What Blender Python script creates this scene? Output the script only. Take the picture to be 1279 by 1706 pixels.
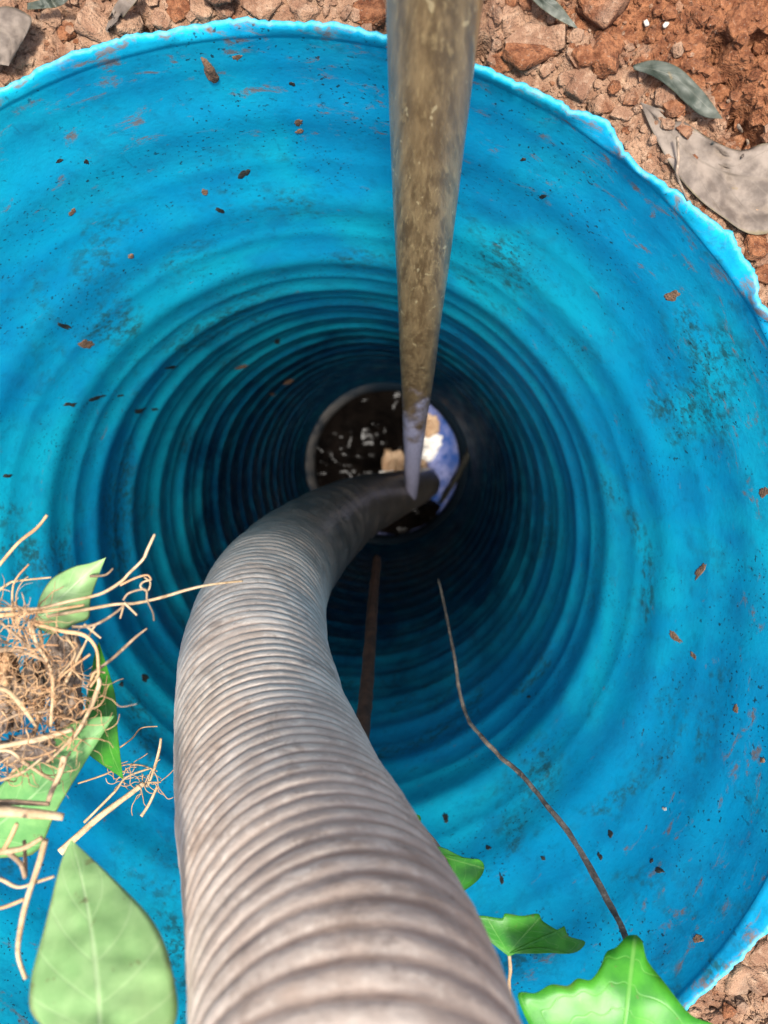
import bpy, bmesh, math, random
from mathutils import Vector, Matrix, noise as mn
random.seed(7)
PI = math.pi
for o in list(bpy.data.objects):
    bpy.data.objects.remove(o)
sc = bpy.context.scene

# ------------------------------------------------------------------ camera
FPX, PCX, PCY = 1289.0, 639.5, 853.0          # focal length in pixels of the 1279x1706 photograph
NAD = (685.0, 718.0)                          # where straight-down falls in the picture
H = 0.46                                      # camera height over the rim
cn = Vector(((NAD[0]-PCX)/FPX, (PCY-NAD[1])/FPX, -1)).normalized()
zc = -cn
yc = Vector((0, 1, 0)); yc = (yc - yc.dot(zc)*zc).normalized()
xc = yc.cross(zc)
MW = Matrix((xc, yc, zc))                     # camera -> world rotation
CAM = Vector((0, 0, H))
cam = bpy.data.cameras.new('camera'); camo = bpy.data.objects.new('camera', cam)
sc.collection.objects.link(camo)
camo.matrix_world = Matrix.Translation(CAM) @ MW.to_4x4()
cam.sensor_fit = 'VERTICAL'; cam.sensor_height = 36; cam.sensor_width = 27
cam.lens = 36*FPX/1706
cam.clip_start = 0.01; cam.clip_end = 500
cam.dof.use_dof = True; cam.dof.focus_distance = 0.50; cam.dof.aperture_fstop = 8.5
sc.camera = camo
sc.render.resolution_x = 768; sc.render.resolution_y = 1024

# ------------------------------------------------------------------ sky, sun, exposure
SUN_EL, SUN_AZ = 88.3, 125.0                   # light travels towards azimuth 125 deg, nearly straight down (noon in July)
w = bpy.data.worlds.new('World'); sc.world = w; w.use_nodes = True
wn = w.node_tree.nodes; wl = w.node_tree.links
wn.clear()
wo = wn.new('ShaderNodeOutputWorld'); wb = wn.new('ShaderNodeBackground'); ws = wn.new('ShaderNodeTexSky')
ws.sky_type = 'NISHITA'; ws.sun_disc = False
ws.sun_elevation = math.radians(SUN_EL); ws.sun_rotation = math.radians(90-(SUN_AZ+180))
ws.dust_density = 4.0; ws.air_density = 1.0; ws.ozone_density = 1.0
wb.inputs['Strength'].default_value = 0.115
wl.new(ws.outputs['Color'], wb.inputs['Color']); wl.new(wb.outputs['Background'], wo.inputs['Surface'])
sl = bpy.data.lights.new('sun', 'SUN'); sl.energy = 2.9; sl.angle = math.radians(9.0); sl.color = (1, 0.95, 0.88)
so = bpy.data.objects.new('sun', sl); sc.collection.objects.link(so)
sd = Vector((math.cos(math.radians(SUN_AZ))*math.cos(math.radians(SUN_EL)),
             math.sin(math.radians(SUN_AZ))*math.cos(math.radians(SUN_EL)), -math.sin(math.radians(SUN_EL))))
so.rotation_euler = sd.to_track_quat('-Z', 'Y').to_euler(); so.location = (0, 0, 5)
vs = sc.view_settings
vs.view_transform = 'Standard'; vs.look = 'None'; vs.exposure = 1.8; vs.gamma = 1
sc.cycles.max_bounces = 8; sc.cycles.diffuse_bounces = 6; sc.cycles.glossy_bounces = 4

# ------------------------------------------------------------------ helpers
COL = sc.collection
# rows of MW are world axes in camera space, so world = MW @ cam
def P(px, py, d):
    v = MW @ Vector(((px-PCX)/FPX, (PCY-py)/FPX, -1))
    return CAM + v*(d/-v.z)
camo.matrix_world = Matrix.Translation(CAM) @ MW.to_4x4()

def link(name, me, mat, parent=None, smooth=True, kind=None, label=None, cat=None, group=None):
    if mat: me.materials.append(mat)
    if smooth:
        me.polygons.foreach_set('use_smooth', [True]*len(me.polygons))
    o = bpy.data.objects.new(name, me); COL.objects.link(o)
    if parent: o.parent = parent; o.matrix_parent_inverse = Matrix.Translation(-parent.location)
    if kind: o['kind'] = kind
    if label: o['label'] = label
    if cat: o['category'] = cat
    if group: o['group'] = group
    return o
def mesh(verts, faces):
    me = bpy.data.meshes.new('m'); me.from_pydata([tuple(v) for v in verts], [], faces); me.update(); return me
def empty(name, loc, label, cat, group=None):
    o = bpy.data.objects.new(name, None); COL.objects.link(o); o.location = loc; o.empty_display_size = .02
    o['label'] = label; o['category'] = cat
    if group: o['group'] = group
    return o
def fattr(me, name, vals):
    a = me.attributes.new(name, 'FLOAT', 'POINT'); a.data.foreach_set('value', vals)
def smoothpath(pts, k=6):
    pts = [Vector(p) for p in pts]; n = len(pts); out = []
    for i in range(n-1):
        p0 = pts[max(i-1, 0)]; p1 = pts[i]; p2 = pts[i+1]; p3 = pts[min(i+2, n-1)]
        for j in range(k):
            t = j/k
            out.append(.5*((2*p1)+(p2-p0)*t+(2*p0-5*p1+4*p2-p3)*t*t+(3*p1-p0-3*p2+p3)*t**3))
    out.append(pts[-1]); return out
def frames(path):
    n = len(path); T = []
    for i in range(n):
        T.append((path[min(i+1, n-1)]-path[max(i-1, 0)]).normalized())
    up = Vector((0, 0, 1)) if abs(T[0].z) < .9 else Vector((1, 0, 0))
    N = [(up - up.dot(T[0])*T[0]).normalized()]
    for i in range(1, n):
        v = N[-1]-N[-1].dot(T[i])*T[i]; N.append(v.normalized())
    return T, N
class MB:
    def __init__(s): s.v = []; s.f = []
    def tube(s, path, rad, n=6, wob=0, cap=True, seed=0.):
        T, N = frames(path); b = len(s.v); m = len(path)
        for i, p in enumerate(path):
            r = rad(i/(m-1)) if callable(rad) else rad
            B = T[i].cross(N[i])
            for k in range(n):
                a = 2*PI*k/n
                rr = r*(1+wob*mn.noise(Vector((p.x*90+seed+math.cos(a), p.y*90+math.sin(a), p.z*90)))) if wob else r
                s.v.append(p+(N[i]*math.cos(a)+B*math.sin(a))*rr)
        for i in range(m-1):
            for k in range(n):
                s.f.append((b+i*n+k, b+i*n+(k+1) % n, b+(i+1)*n+(k+1) % n, b+(i+1)*n+k))
        if cap:
            s.f.append(tuple(b+k for k in reversed(range(n)))); s.f.append(tuple(b+(m-1)*n+k for k in range(n)))
        return s
    def mesh(s): return mesh(s.v, s.f)

class NT:
    """small node-tree helper"""
    def __init__(s, name):
        s.m = bpy.data.materials.new(name); s.m.use_nodes = True; s.t = s.m.node_tree; s.t.nodes.clear()
        s.out = s.t.nodes.new('ShaderNodeOutputMaterial')
    def n(s, typ, **kw):
        nd = s.t.nodes.new(typ)
        for k, v in kw.items():
            if k.startswith('i_'):
                nd.inputs[k[2:].replace('_', ' ')].default_value = v
            else: setattr(nd, k, v)
        return nd
    def l(s, a, b): s.t.links.new(a, b)
    def setin(s, sock, v):
        if isinstance(v, bpy.types.NodeSocket): s.l(v, sock)
        else: sock.default_value = v
    def noise(s, vec, scale, detail=4, rough=.55, dist=0):
        nd = s.n('ShaderNodeTexNoise'); s.l(vec, nd.inputs['Vector'])
        nd.inputs['Scale'].default_value = scale; nd.inputs['Detail'].default_value = detail
        nd.inputs['Roughness'].default_value = rough; nd.inputs['Distortion'].default_value = dist
        return nd.outputs['Fac']
    def ramp(s, fac, a, b, smooth=True):
        nd = s.n('ShaderNodeMapRange'); nd.interpolation_type = 'SMOOTHSTEP' if smooth else 'LINEAR'
        s.setin(nd.inputs['Value'], fac); nd.inputs['From Min'].default_value = a; nd.inputs['From Max'].default_value = b
        return nd.outputs['Result']
    def mix(s, fac, a, b):
        nd = s.n('ShaderNodeMix', data_type='RGBA')
        s.setin(nd.inputs[0], fac)
        for so_, v in ((nd.inputs[6], a), (nd.inputs[7], b)):
            if isinstance(v, bpy.types.NodeSocket): s.l(v, so_)
            else: so_.default_value = (*v, 1) if len(v) == 3 else v
        return nd.outputs[2]
    def math(s, op, a, b=0, c=0):
        nd = s.n('ShaderNodeMath', operation=op)
        s.setin(nd.inputs[0], a); s.setin(nd.inputs[1], b); s.setin(nd.inputs[2], c)
        return nd.outputs[0]
    def attr(s, name): return s.n('ShaderNodeAttribute', attribute_name=name).outputs['Fac']
    def scalev(s, vec, sc_):
        nd = s.n('ShaderNodeMapping'); s.l(vec, nd.inputs['Vector']); nd.inputs['Scale'].default_value = sc_
        return nd.outputs['Vector']
    def obj(s): return s.n('ShaderNodeTexCoord').outputs['Object']
    def bump(s, h, strength, dist, normal=None):
        nd = s.n('ShaderNodeBump'); s.l(h, nd.inputs['Height'])
        nd.inputs['Strength'].default_value = strength; nd.inputs['Distance'].default_value = dist
        if normal: s.l(normal, nd.inputs['Normal'])
        return nd.outputs['Normal']
    def bsdf(s, col, rough, normal=None, spec=.5, **kw):
        nd = s.n('ShaderNodeBsdfPrincipled')
        if isinstance(col, bpy.types.NodeSocket): s.l(col, nd.inputs['Base Color'])
        else: nd.inputs['Base Color'].default_value = (*col, 1)
        s.setin(nd.inputs['Roughness'], rough); s.setin(nd.inputs['Specular IOR Level'], spec)
        if normal: s.l(normal, nd.inputs['Normal'])
        s.l(nd.outputs[0], s.out.inputs['Surface']); return nd
def sstep(a, b, x):
    t = min(1, max(0, (x-a)/(b-a))); return t*t*(3-2*t)

# ------------------------------------------------------------------ materials
def mat_wall():
    t = NT('blue_gelcoat'); ob = t.obj()
    big = t.noise(ob, 5, 3, .6, .4); mid = t.noise(ob, 28, 4, .6); fine = t.noise(ob, 260, 3, .6)
    c = t.mix(t.ramp(big, .40, .62), (.002, .222, .390), (.004, .325, .435))
    c = t.mix(t.math('MULTIPLY', t.ramp(mid, .45, .75), .35), c, (.001, .095, .215))
    # greenish grime clouds with speckle
    gr = t.math('MULTIPLY', t.ramp(t.noise(ob, 7, 4, .65, .8), .50, .66), t.ramp(t.noise(ob, 120, 3, .7), .40, .66))
    c = t.mix(t.math('MULTIPLY', gr, .85), c, (.016, .065, .062))
    mt = t.noise(ob, 75, 6, .75, .3)
    c = t.mix(t.math('MULTIPLY', t.ramp(mt, .50, .68), .30), c, (.004, .085, .13))
    c = t.mix(t.math('MULTIPLY', t.ramp(mt, .46, .30), .25), c, (.010, .300, .440))
    scr = t.math('MULTIPLY', t.ramp(t.noise(t.scalev(ob, (1, 1, .06)), 150, 3, .6, .2), .64, .72), t.ramp(t.noise(ob, 11, 3, .6), .48, .62))
    c = t.mix(t.math('MULTIPLY', scr, .35), c, (.006, .075, .12))
    # tiny dark specks
    sp = t.math('MULTIPLY', t.ramp(t.noise(ob, 330, 2, .5), .63, .69), t.ramp(t.noise(ob, 16, 3, .6), .42, .60))
    c = t.mix(t.math('MULTIPLY', sp, .9), c, (.008, .03, .045))
    sp2 = t.math('MULTIPLY', t.ramp(t.noise(t.scalev(ob, (1, 1, .55)), 120, 3, .6, .3), .71, .75), t.ramp(t.noise(ob, 9, 2, .6), .46, .6))
    c = t.mix(t.math('MULTIPLY', sp2, .85), c, (.012, .025, .03))
    # brown mud films, denser towards the broken rim
    rimf = t.attr('rim')
    md = t.noise(t.scalev(ob, (1, 1, 2.2)), 36, 5, .7, .6)
    m1 = t.math('MULTIPLY', t.ramp(t.math('ADD', md, t.math('MULTIPLY', rimf, .17)), .63, .74), t.ramp(t.noise(ob, 200, 2, .6), .30, .55))
    c = t.mix(t.math('MULTIPLY', m1, .75), c, (.16, .085, .045))
    # pale scuffs
    sf = t.math('MULTIPLY', t.ramp(t.noise(ob, 44, 4, .7, .3), .68, .78), t.ramp(t.noise(ob, 6, 2), .48, .62))
    c = t.mix(t.math('MULTIPLY', sf, .45), c, (.16, .34, .42))
    # raw frayed fibreglass along the torn edge
    c = t.mix(t.math('MULTIPLY', t.ramp(rimf, .93, 1.0), .8), c, t.mix(t.ramp(fine, .35, .65), (.02, .22, .31), (.08, .30, .37)))
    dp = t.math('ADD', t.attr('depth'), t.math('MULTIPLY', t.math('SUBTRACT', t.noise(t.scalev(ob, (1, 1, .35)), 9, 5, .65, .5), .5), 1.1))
    shade_film = t.math('MULTIPLY', t.ramp(dp, .50, 1.10), t.math('ADD', .72, t.math('MULTIPLY', t.ramp(t.noise(ob, 30, 4, .7), .35, .6), .18)))  # shade of the deep shaft painted into the colour, with patchy scum mixed in
    c = t.mix(shade_film, c, (.001, .015, .060))
    h = t.math('ADD', t.math('MULTIPLY', fine, .35), mid)
    nm = t.bump(h, .16, .003)
    ro = t.math('ADD', t.math('MULTIPLY', t.ramp(mid, .3, .7), .2), .40)
    t.bsdf(c, ro, nm, t.math('SUBTRACT', .16, t.math('MULTIPLY', shade_film, .15))); return t.m
def mat_soil():
    t = NT('red_soil'); ob = t.n('ShaderNodeNewGeometry').outputs['Position']
    red = t.attr('fresh')
    a = t.noise(ob, 45, 5, .65); b = t.noise(ob, 180, 4, .65); f = t.noise(ob, 700, 2, .6)
    dry = t.mix(t.ramp(a, .35, .68), (0.126, 0.064, 0.037), (0.231, 0.140, 0.086))
    dry = t.mix(t.math('MULTIPLY', t.ramp(b, .5, .72), .6), dry, (0.267, 0.183, 0.122))
    dry = t.mix(t.math('MULTIPLY', t.ramp(t.noise(ob, 22, 3), .55, .7), .55), dry, (0.161, 0.124, 0.091))
    rd = t.mix(t.ramp(b, .35, .68), (0.079, 0.026, 0.010), (0.186, 0.077, 0.034))
    rn = t.ramp(t.math('ADD', red, t.math('MULTIPLY', t.math('SUBTRACT', t.noise(ob, 28, 4, .6), .5), 1.6)), .35, .65)
    c = t.mix(rn, dry, rd)
    c = t.mix(t.math('MULTIPLY', t.ramp(f, .62, .74), .5), c, (0.238, 0.186, 0.135))
    c = t.mix(t.math('MULTIPLY', t.ramp(f, .36, .26), .5), c, (0.040, 0.020, 0.012))
    h = t.math('ADD', t.math('MULTIPLY', a, 1.4), t.math('ADD', b, t.math('MULTIPLY', f, .45)))
    t.bsdf(c, .93, t.bump(h, .8, .004), .2); return t.m
def mat_hose():
    t = NT('muddy_rubber'); ob = t.obj()
    s = t.attr('down'); g = t.attr('groove')
    a = t.noise(ob, 40, 5, .65); b = t.noise(ob, 160, 4, .65); st = t.noise(t.scalev(ob, (1, 1, 1)), 14, 4, .6)
    mud = t.mix(t.ramp(a, .34, .66), (0.309, 0.245, 0.194), (0.442, 0.373, 0.304))
    mud = t.mix(t.math('MULTIPLY', t.ramp(st, .5, .68), .55), mud, (0.357, 0.249, 0.172))
    mud = t.mix(t.math('MULTIPLY', t.ramp(b, .56, .74), .6), mud, (0.510, 0.442, 0.358))
    mud = t.mix(t.math('MULTIPLY', t.ramp(g, .60, .98), t.math('MULTIPLY', t.ramp(a, .20, .55), .9)), mud, (0.222, 0.149, 0.106))
    sc1 = t.math('MULTIPLY', t.ramp(t.noise(ob, 60, 4, .7), .60, .70), t.ramp(g, .5, .1))
    mud = t.mix(t.math('MULTIPLY', sc1, .65), mud, (0.561, 0.497, 0.413))
    mud = t.mix(t.math('MULTIPLY', t.ramp(t.noise(ob, 20, 6, .75, .5), .50, .66), .55), mud, (0.150, 0.101, 0.070))
    mud = t.mix(t.math('MULTIPLY', t.ramp(t.noise(ob, 90, 5, .75), .58, .70), .5), mud, (0.111, 0.077, 0.058))
    rub = t.mix(t.ramp(a, .4, .7), (.050, .043, .036), (.115, .095, .078))
    wet = t.ramp(t.math('ADD', s, t.math('MULTIPLY', t.math('SUBTRACT', a, .5), .35)), .36, .85)
    c = t.mix(wet, mud, rub)
    ro = t.math('SUBTRACT', .80, t.math('MULTIPLY', wet, .47))
    t.bsdf(c, ro, t.bump(t.math('ADD', t.math('MULTIPLY', b, .7), a), .22, .002), .45); return t.m
def mat_pole():
    t = NT('weathered_wood'); ob = t.obj()
    st = t.scalev(ob, (1, 1, .02)); a = t.noise(st, 160, 5, .65, .2); b = t.noise(t.scalev(ob, (1, 1, .05)), 420, 4, .65); big = t.noise(ob, 9, 3)
    c = t.mix(t.ramp(a, .36, .64), (0.101, 0.062, 0.026), (0.218, 0.145, 0.066))
    c = t.mix(t.math('MULTIPLY', t.ramp(b, .5, .7), .55), c, (0.349, 0.250, 0.115))
    c = t.mix(t.math('MULTIPLY', t.ramp(big, .45, .65), .25), c, (0.124, 0.074, 0.030))
    fl = t.ramp(t.noise(t.scalev(ob, (1, 1, .5)), 190, 2, .5), .66, .72)
    c = t.mix(t.math('MULTIPLY', fl, .5), c, (0.494, 0.391, 0.207))
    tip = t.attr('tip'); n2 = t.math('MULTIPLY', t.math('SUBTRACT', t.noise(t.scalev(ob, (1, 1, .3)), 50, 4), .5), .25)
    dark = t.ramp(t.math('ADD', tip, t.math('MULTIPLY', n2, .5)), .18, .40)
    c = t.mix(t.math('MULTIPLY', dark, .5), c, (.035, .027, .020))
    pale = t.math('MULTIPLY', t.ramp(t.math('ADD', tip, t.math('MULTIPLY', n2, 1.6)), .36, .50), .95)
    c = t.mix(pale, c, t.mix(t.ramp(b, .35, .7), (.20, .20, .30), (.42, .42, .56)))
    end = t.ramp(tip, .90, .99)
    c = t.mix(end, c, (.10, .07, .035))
    t.bsdf(c, .30, t.bump(t.math('ADD', a, b), .25, .0010), .55); return t.m
def mat_leaf(name, dark, light, vein, trans=.35, rough=.38, vs_=.7):
    t = NT(name); ob = t.obj()
    tt = t.attr('lt'); v = t.attr('lv')
    av = t.math('ABSOLUTE', v)
    a = t.noise(ob, 70, 4, .6); b = t.noise(ob, 400, 3, .6)
    c = t.mix(t.ramp(a, .32, .7), dark, light)
    fr = t.math('FRACT', t.math('SUBTRACT', t.math('MULTIPLY', tt, 5.5), t.math('MULTIPLY', av, 1.5)))
    sv = t.ramp(t.math('ABSOLUTE', t.math('SUBTRACT', fr, .5)), .06, .0)
    mid = t.ramp(av, .055, .012)
    vv = t.math('MAXIMUM', mid, t.math('MULTIPLY', sv, .5))
    c = t.mix(t.math('MULTIPLY', vv, vs_), c, vein)
    c = t.mix(t.math('MULTIPLY', t.ramp(t.noise(ob, 28, 4, .65), .48, .68), .35), c, dark)
    sp = t.ramp(t.noise(ob, 120, 4, .65), .64, .70)
    c = t.mix(t.math('MULTIPLY', sp, .55), c, (.13, .09, .035))
    eb = t.ramp(t.math('ADD', av, t.math('MULTIPLY', t.math('SUBTRACT', t.noise(ob, 60, 3), .5), .25)), .94, 1.02)
    c = t.mix(t.math('MULTIPLY', eb, .5), c, (.14, .11, .04))
    nm = t.bump(t.math('SUBTRACT', t.math('MULTIPLY', b, .25), vv), .3, .0006)
    p = t.n('ShaderNodeBsdfPrincipled'); t.l(c, p.inputs['Base Color']); p.inputs['Roughness'].default_value = rough
    t.l(nm, p.inputs['Normal'])
    tr = t.n('ShaderNodeBsdfTranslucent'); t.l(c, tr.inputs['Color'])
    mx = t.n('ShaderNodeMixShader'); mx.inputs[0].default_value = trans
    t.l(p.outputs[0], mx.inputs[1]); t.l(tr.outputs[0], mx.inputs[2]); t.l(mx.outputs[0], t.out.inputs['Surface'])
    return t.m
def mat_simple(name, c0, c1, scale=80, rough=.8, bump=.4, spec=.3, c2=None):
    t = NT(name); ob = t.obj(); a = t.noise(ob, scale, 5, .65); b = t.noise(ob, scale*5, 3, .6)
    c = t.mix(t.ramp(a, .33, .67), c0, c1)
    if c2: c = t.mix(t.math('MULTIPLY', t.ramp(b, .52, .68), .7), c, c2)
    t.bsdf(c, rough, t.bump(t.math('ADD', a, t.math('MULTIPLY', b, .5)), bump, .002), spec); return t.m
M_wall = mat_wall(); M_soil = mat_soil(); M_hose = mat_hose(); M_pole = mat_pole()
M_pale = mat_leaf('pale_leaf', (.20, .36, .125), (.30, .47, .19), (.42, .56, .28), .36, .5, vs_=.75)
M_green = mat_leaf('green_leaf', (.024, .19, .006), (.058, .30, .012), (.15, .36, .06), .35, .46)
M_under = mat_leaf('leaf_underside', (.10, .27, .075), (.17, .36, .11), (.27, .44, .18), .40, .55)
M_dead = mat_leaf('dead_leaf_skin', (.058, .042, .030), (.165, .130, .100), (.11, .085, .062), .12, .75)
M_deadg = mat_leaf('dead_green_leaf', (.022, .030, .018), (.075, .080, .060), (.11, .11, .085), .15, .6)
M_straw = mat_simple('dry_straw', (0.248, 0.167, 0.087), (0.384, 0.285, 0.174), 60, .75, .4, c2=(0.186, 0.118, 0.056))
M_brown = mat_simple('brown_twig', (.11, .075, .045), (.24, .165, .10), 60, .85, .5, c2=(.30, .22, .14))
M_root = mat_simple('dry_rootlet', (0.260, 0.136, 0.062), (0.384, 0.248, 0.130), 70, .8, .3)
M_bark = mat_simple('dry_bark', (0.074, 0.053, 0.038), (0.186, 0.140, 0.105), 90, .9, .8, c2=(0.260, 0.211, 0.167))
M_twig = mat_simple('vine_bark', (.045, .034, .026), (.23, .17, .12), 45, .8, .7, c2=(.32, .24, .17))
M_rope = mat_simple('rusty_strip', (.035, .016, .009), (.085, .038, .020), 60, .8, .5)
M_mud = mat_simple('dried_mud', (.09, .05, .028), (.20, .112, .062), 140, .95, .8)
M_dark = mat_simple('black_scum', (.010, .011, .010), (.035, .034, .026), 140, .55, .7)
t = NT('grey_flange'); ob = t.obj(); a = t.noise(ob, 18, 4)
t.bsdf(t.mix(t.math('MULTIPLY', t.attr('left_grey'), t.ramp(a, .3, .6)), (.005, .010, .016), (.055, .052, .05)), .8, t.bump(a, .3, .004), .05); M_flange = t.m  # mottled grey towards the left side, near black elsewhere
M_bowl = mat_simple('sunlit_blue_gelcoat', (.018, .075, .30), (.26, .28, .50), 14, .35, .3, .4, (.02, .05, .16))  # sunlit patch painted in as a lavender-blue paler than the wall, with dark stains
M_sludge = mat_simple('wet_sludge', (.0012, .001, .001), (.004, .003, .0025), 12, .16, .12, .02)
M_paper = mat_simple('wet_paper', (.62, .58, .52), (.82, .80, .77), 30, .55, .5)
M_paper2 = mat_simple('stained_paper', (.34, .20, .11), (.50, .35, .22), 30, .6, .5)
M_grit = mat_simple('pale_grit', (.26, .23, .19), (.38, .35, .30), 200, .7, .3)

# ------------------------------------------------------------------ the shaft
AX = (-0.088, -0.120)                          # shaft axis
def axz(z):                                    # (kept straight down)
    return AX
shaft = empty('septic_shaft', (AX[0], AX[1], 0), 'blue fibreglass shaft with ribbed round wall sunk in the red soil', 'shaft')
NS = 1080
def edge_r(a):                                 # torn outline of the rim
    c, s = math.cos(a), math.sin(a)
    r = .3485 + .0032*mn.noise(Vector((c*3, s*3, 1))) + .0022*mn.noise(Vector((c*11, s*11, 5)))
    r += .0014*mn.noise(Vector((c*38, s*38, 9))) + .0013*mn.noise(Vector((c*105, s*105, 2))) + .0007*mn.noise(Vector((c*260, s*260, 2)))
    d = math.degrees(a) % 360
    for a0, wd, am in ((56, 3.0, .005), (50, 4, -.003), (40, 4, .004), (33.5, 2.2, -.005), (29, 4.5, .004), (320, 28, .010), (95, 12, .002), (127, 9, .002)):
        x = (d-a0)/wd
        if abs(x) < 1: r += am*(1-x*x)
    return r
RIB0, PITCH = .085, .1135
def wall_r(z, a):
    dep = -z
    r = .3478-.0655*sstep(-.06, .40, dep)+.013*sstep(.45, 2.34, dep)
    k = (dep-RIB0)/PITCH
    amp = .0018+.0023*sstep(.10, .50, dep)
    if k > -.5:
        fr = k-math.floor(k+.5)                # -.5..  .5
        rib = math.exp(-(fr/.19)**2)
        fine = .28*math.exp(-((abs(fr)-.5)/.06)**2)
        c, s = math.cos(a), math.sin(a)
        wv = 1+.35*mn.noise(Vector((c*1.6, s*1.6, math.floor(k+.5)*3.1)))
        r -= amp*(rib*wv+fine)
    x = ((math.degrees(a) % 360)-320)/28
    if abs(x) < 1: r += .010*(1-x*x)*(1-sstep(0, .30, dep))
    c, s = math.cos(a), math.sin(a)
    r += .0030*mn.noise(Vector((c*1.5, s*1.5, z*3)))+.0007*mn.noise(Vector((c*7, s*7, z*14)))
    return r
def build_wall():
    zs = []
    z = -.013
    while z > -2.345:
        zs.append(z); z -= .006 if z > -1.0 else .010
    zs.append(-2.345)
    V = []; R = []; F = []
    # outer skirt, torn top edge, lip, crease, then the wall
    lipz = []
    for k in range(NS):
        a = 2*PI*k/NS; c, s = math.cos(a), math.sin(a); er = edge_r(a)
        top = .003+.004*mn.noise(Vector((c*5, s*5, 20)))+.0018*mn.noise(Vector((c*40, s*40, 31)))
        lipz.append((er, top))
    rows = []
    def row(fn, rim):
        rows.append([fn(k) for k in range(NS)]); R.extend([rim]*NS)
    cr = lambda k: (lambda a: wall_r(-.013, a))(2*PI*k/NS)
    row(lambda k: (lipz[k][0]+.004, -.20), .6)
    row(lambda k: (lipz[k][0]+.003, -.03), .7)
    row(lambda k: (lipz[k][0]+.0012, lipz[k][1]-.002), 1.)
    row(lambda k: (lipz[k][0]-.0006, lipz[k][1]), 1.)
    row(lambda k: (lipz[k][0]-.0022, lipz[k][1]-.0010), .97)
    row(lambda k: (lipz[k][0]*.7+cr(k)*.3-.002, lipz[k][1]*.6-.0028), .72)
    row(lambda k: (lipz[k][0]*.35+cr(k)*.65-.001, -.0050), .62)
    row(lambda k: (cr(k)+.0002, -.0074), .60)
    row(lambda k: (cr(k)+.0006, -.0084), .60)      # crease line
    row(lambda k: (cr(k)+.0003, -.0096), .58)
    for z in zs:
        dep = -z
        row(lambda k, z=z: (wall_r(z, 2*PI*k/NS), z), .5*(1-sstep(.02, .16, dep)))
    for rw in rows:
        for k, (r, z) in enumerate(rw):
            a = 2*PI*k/NS; V.append((AX[0]+r*math.cos(a), AX[1]+r*math.sin(a), z))
    n = len(rows)
    for i in range(n-1):
        for k in range(NS):
            F.append((i*NS+k, i*NS+(k+1) % NS, (i+1)*NS+(k+1) % NS, (i+1)*NS+k))
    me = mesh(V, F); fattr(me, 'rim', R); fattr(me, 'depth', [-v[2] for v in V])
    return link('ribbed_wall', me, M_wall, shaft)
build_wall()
def lathe(prof, n=160, wob=0):
    V = []; F = []
    for i, (r, z) in enumerate(prof):
        for k in range(n):
            a = 2*PI*k/n; rr = r*(1+wob*mn.noise(Vector((math.cos(a)*4, math.sin(a)*4, z*20))))
            V.append((AX[0]+rr*math.cos(a), AX[1]+rr*math.sin(a), z))
    for i in range(len(prof)-1):
        for k in range(n): F.append((i*n+k, i*n+(k+1) % n, (i+1)*n+(k+1) % n, (i+1)*n+k))
    return mesh(V, F)
fl = lathe([(.31, -2.335), (.292, -2.337), (.280, -2.345), (.270, -2.362), (.266, -2.385), (.268, -2.41), (.285, -2.42), (.31, -2.42)], wob=.012)
fattr(fl, 'left_grey', [sstep(-.02, -.9, (v.co.x-AX[0])/.27) for v in fl.vertices]); link('flange', fl, M_flange, shaft)
bw = lathe([(.302, -2.40)]+[(.30*(1-q/16)+.0005, -2.42-.17*(1-(1-q/16)**2)) for q in range(17)])
fattr(bw, 'rim', [0.]*len(bw.vertices)); fattr(bw, 'depth', [0.]*len(bw.vertices))
link('bowl', bw, M_bowl, shaft)

# ------------------------------------------------------------------ wet sludge in the bottom, and what lies in it
def sludge_z(x, y):
    u, v = x-AX[0], y-AX[1]
    z = -2.445 - .20*sstep(.085, .165, u*.98-v*.05)*sstep(-.17, -.07, v) + .03*sstep(.05, -.25, u) + .05*sstep(.10, .24, v)*sstep(.16, .05, u)
    z += .030*mn.noise(Vector((x*9, y*9, 3)))+.008*mn.noise(Vector((x*24, y*24, 8)))+.001*mn.noise(Vector((x*70, y*70, 1)))
    return z
V = []; F = []; G = 110
for j in range(G+1):
    for i in range(G+1):
        u = -1+2*i/G; v = -1+2*j/G                     # square to disc
        x = AX[0]+.295*u*math.sqrt(1-v*v/2); y = AX[1]+.295*v*math.sqrt(1-u*u/2)
        V.append((x, y, sludge_z(x, y)))
for j in range(G):
    for i in range(G): F.append((j*(G+1)+i, j*(G+1)+i+1, (j+1)*(G+1)+i+1, (j+1)*(G+1)+i))
link('sludge', mesh(V, F), M_sludge, kind='structure')

def crumple(name, c, size, mat, seed, label, cat, group=None, flat=.5, parent=None):
    bm = bmesh.new(); bmesh.ops.create_icosphere(bm, subdivisions=4, radius=1)
    for v in bm.verts:
        p = v.co.copy()
        k = 1+.55*mn.noise(p*1.6+Vector((seed, 0, 0)))+.35*abs(mn.noise(p*3.7+Vector((0, seed, 0))))+.15*mn.noise(p*9+Vector((seed,)*3))
        v.co = Vector((p.x*size[0]*k, p.y*size[1]*k, p.z*size[2]*k))
    me = bpy.data.meshes.new('m'); bm.to_mesh(me); bm.free()
    o = link(name, me, mat, parent, label=label, cat=cat, group=group)
    o.location = c
    if parent: o.matrix_parent_inverse = Matrix.Translation(-parent.location)
    return o
def on_sludge(px, py):
    d = 3.0
    for _ in range(12):
        p = P(px, py, d); d = H-max(sludge_z(p.x, p.y), -2.59+.17*((p.x-AX[0])**2+(p.y-AX[1])**2)/.09)
    return P(px, py, d)
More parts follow.
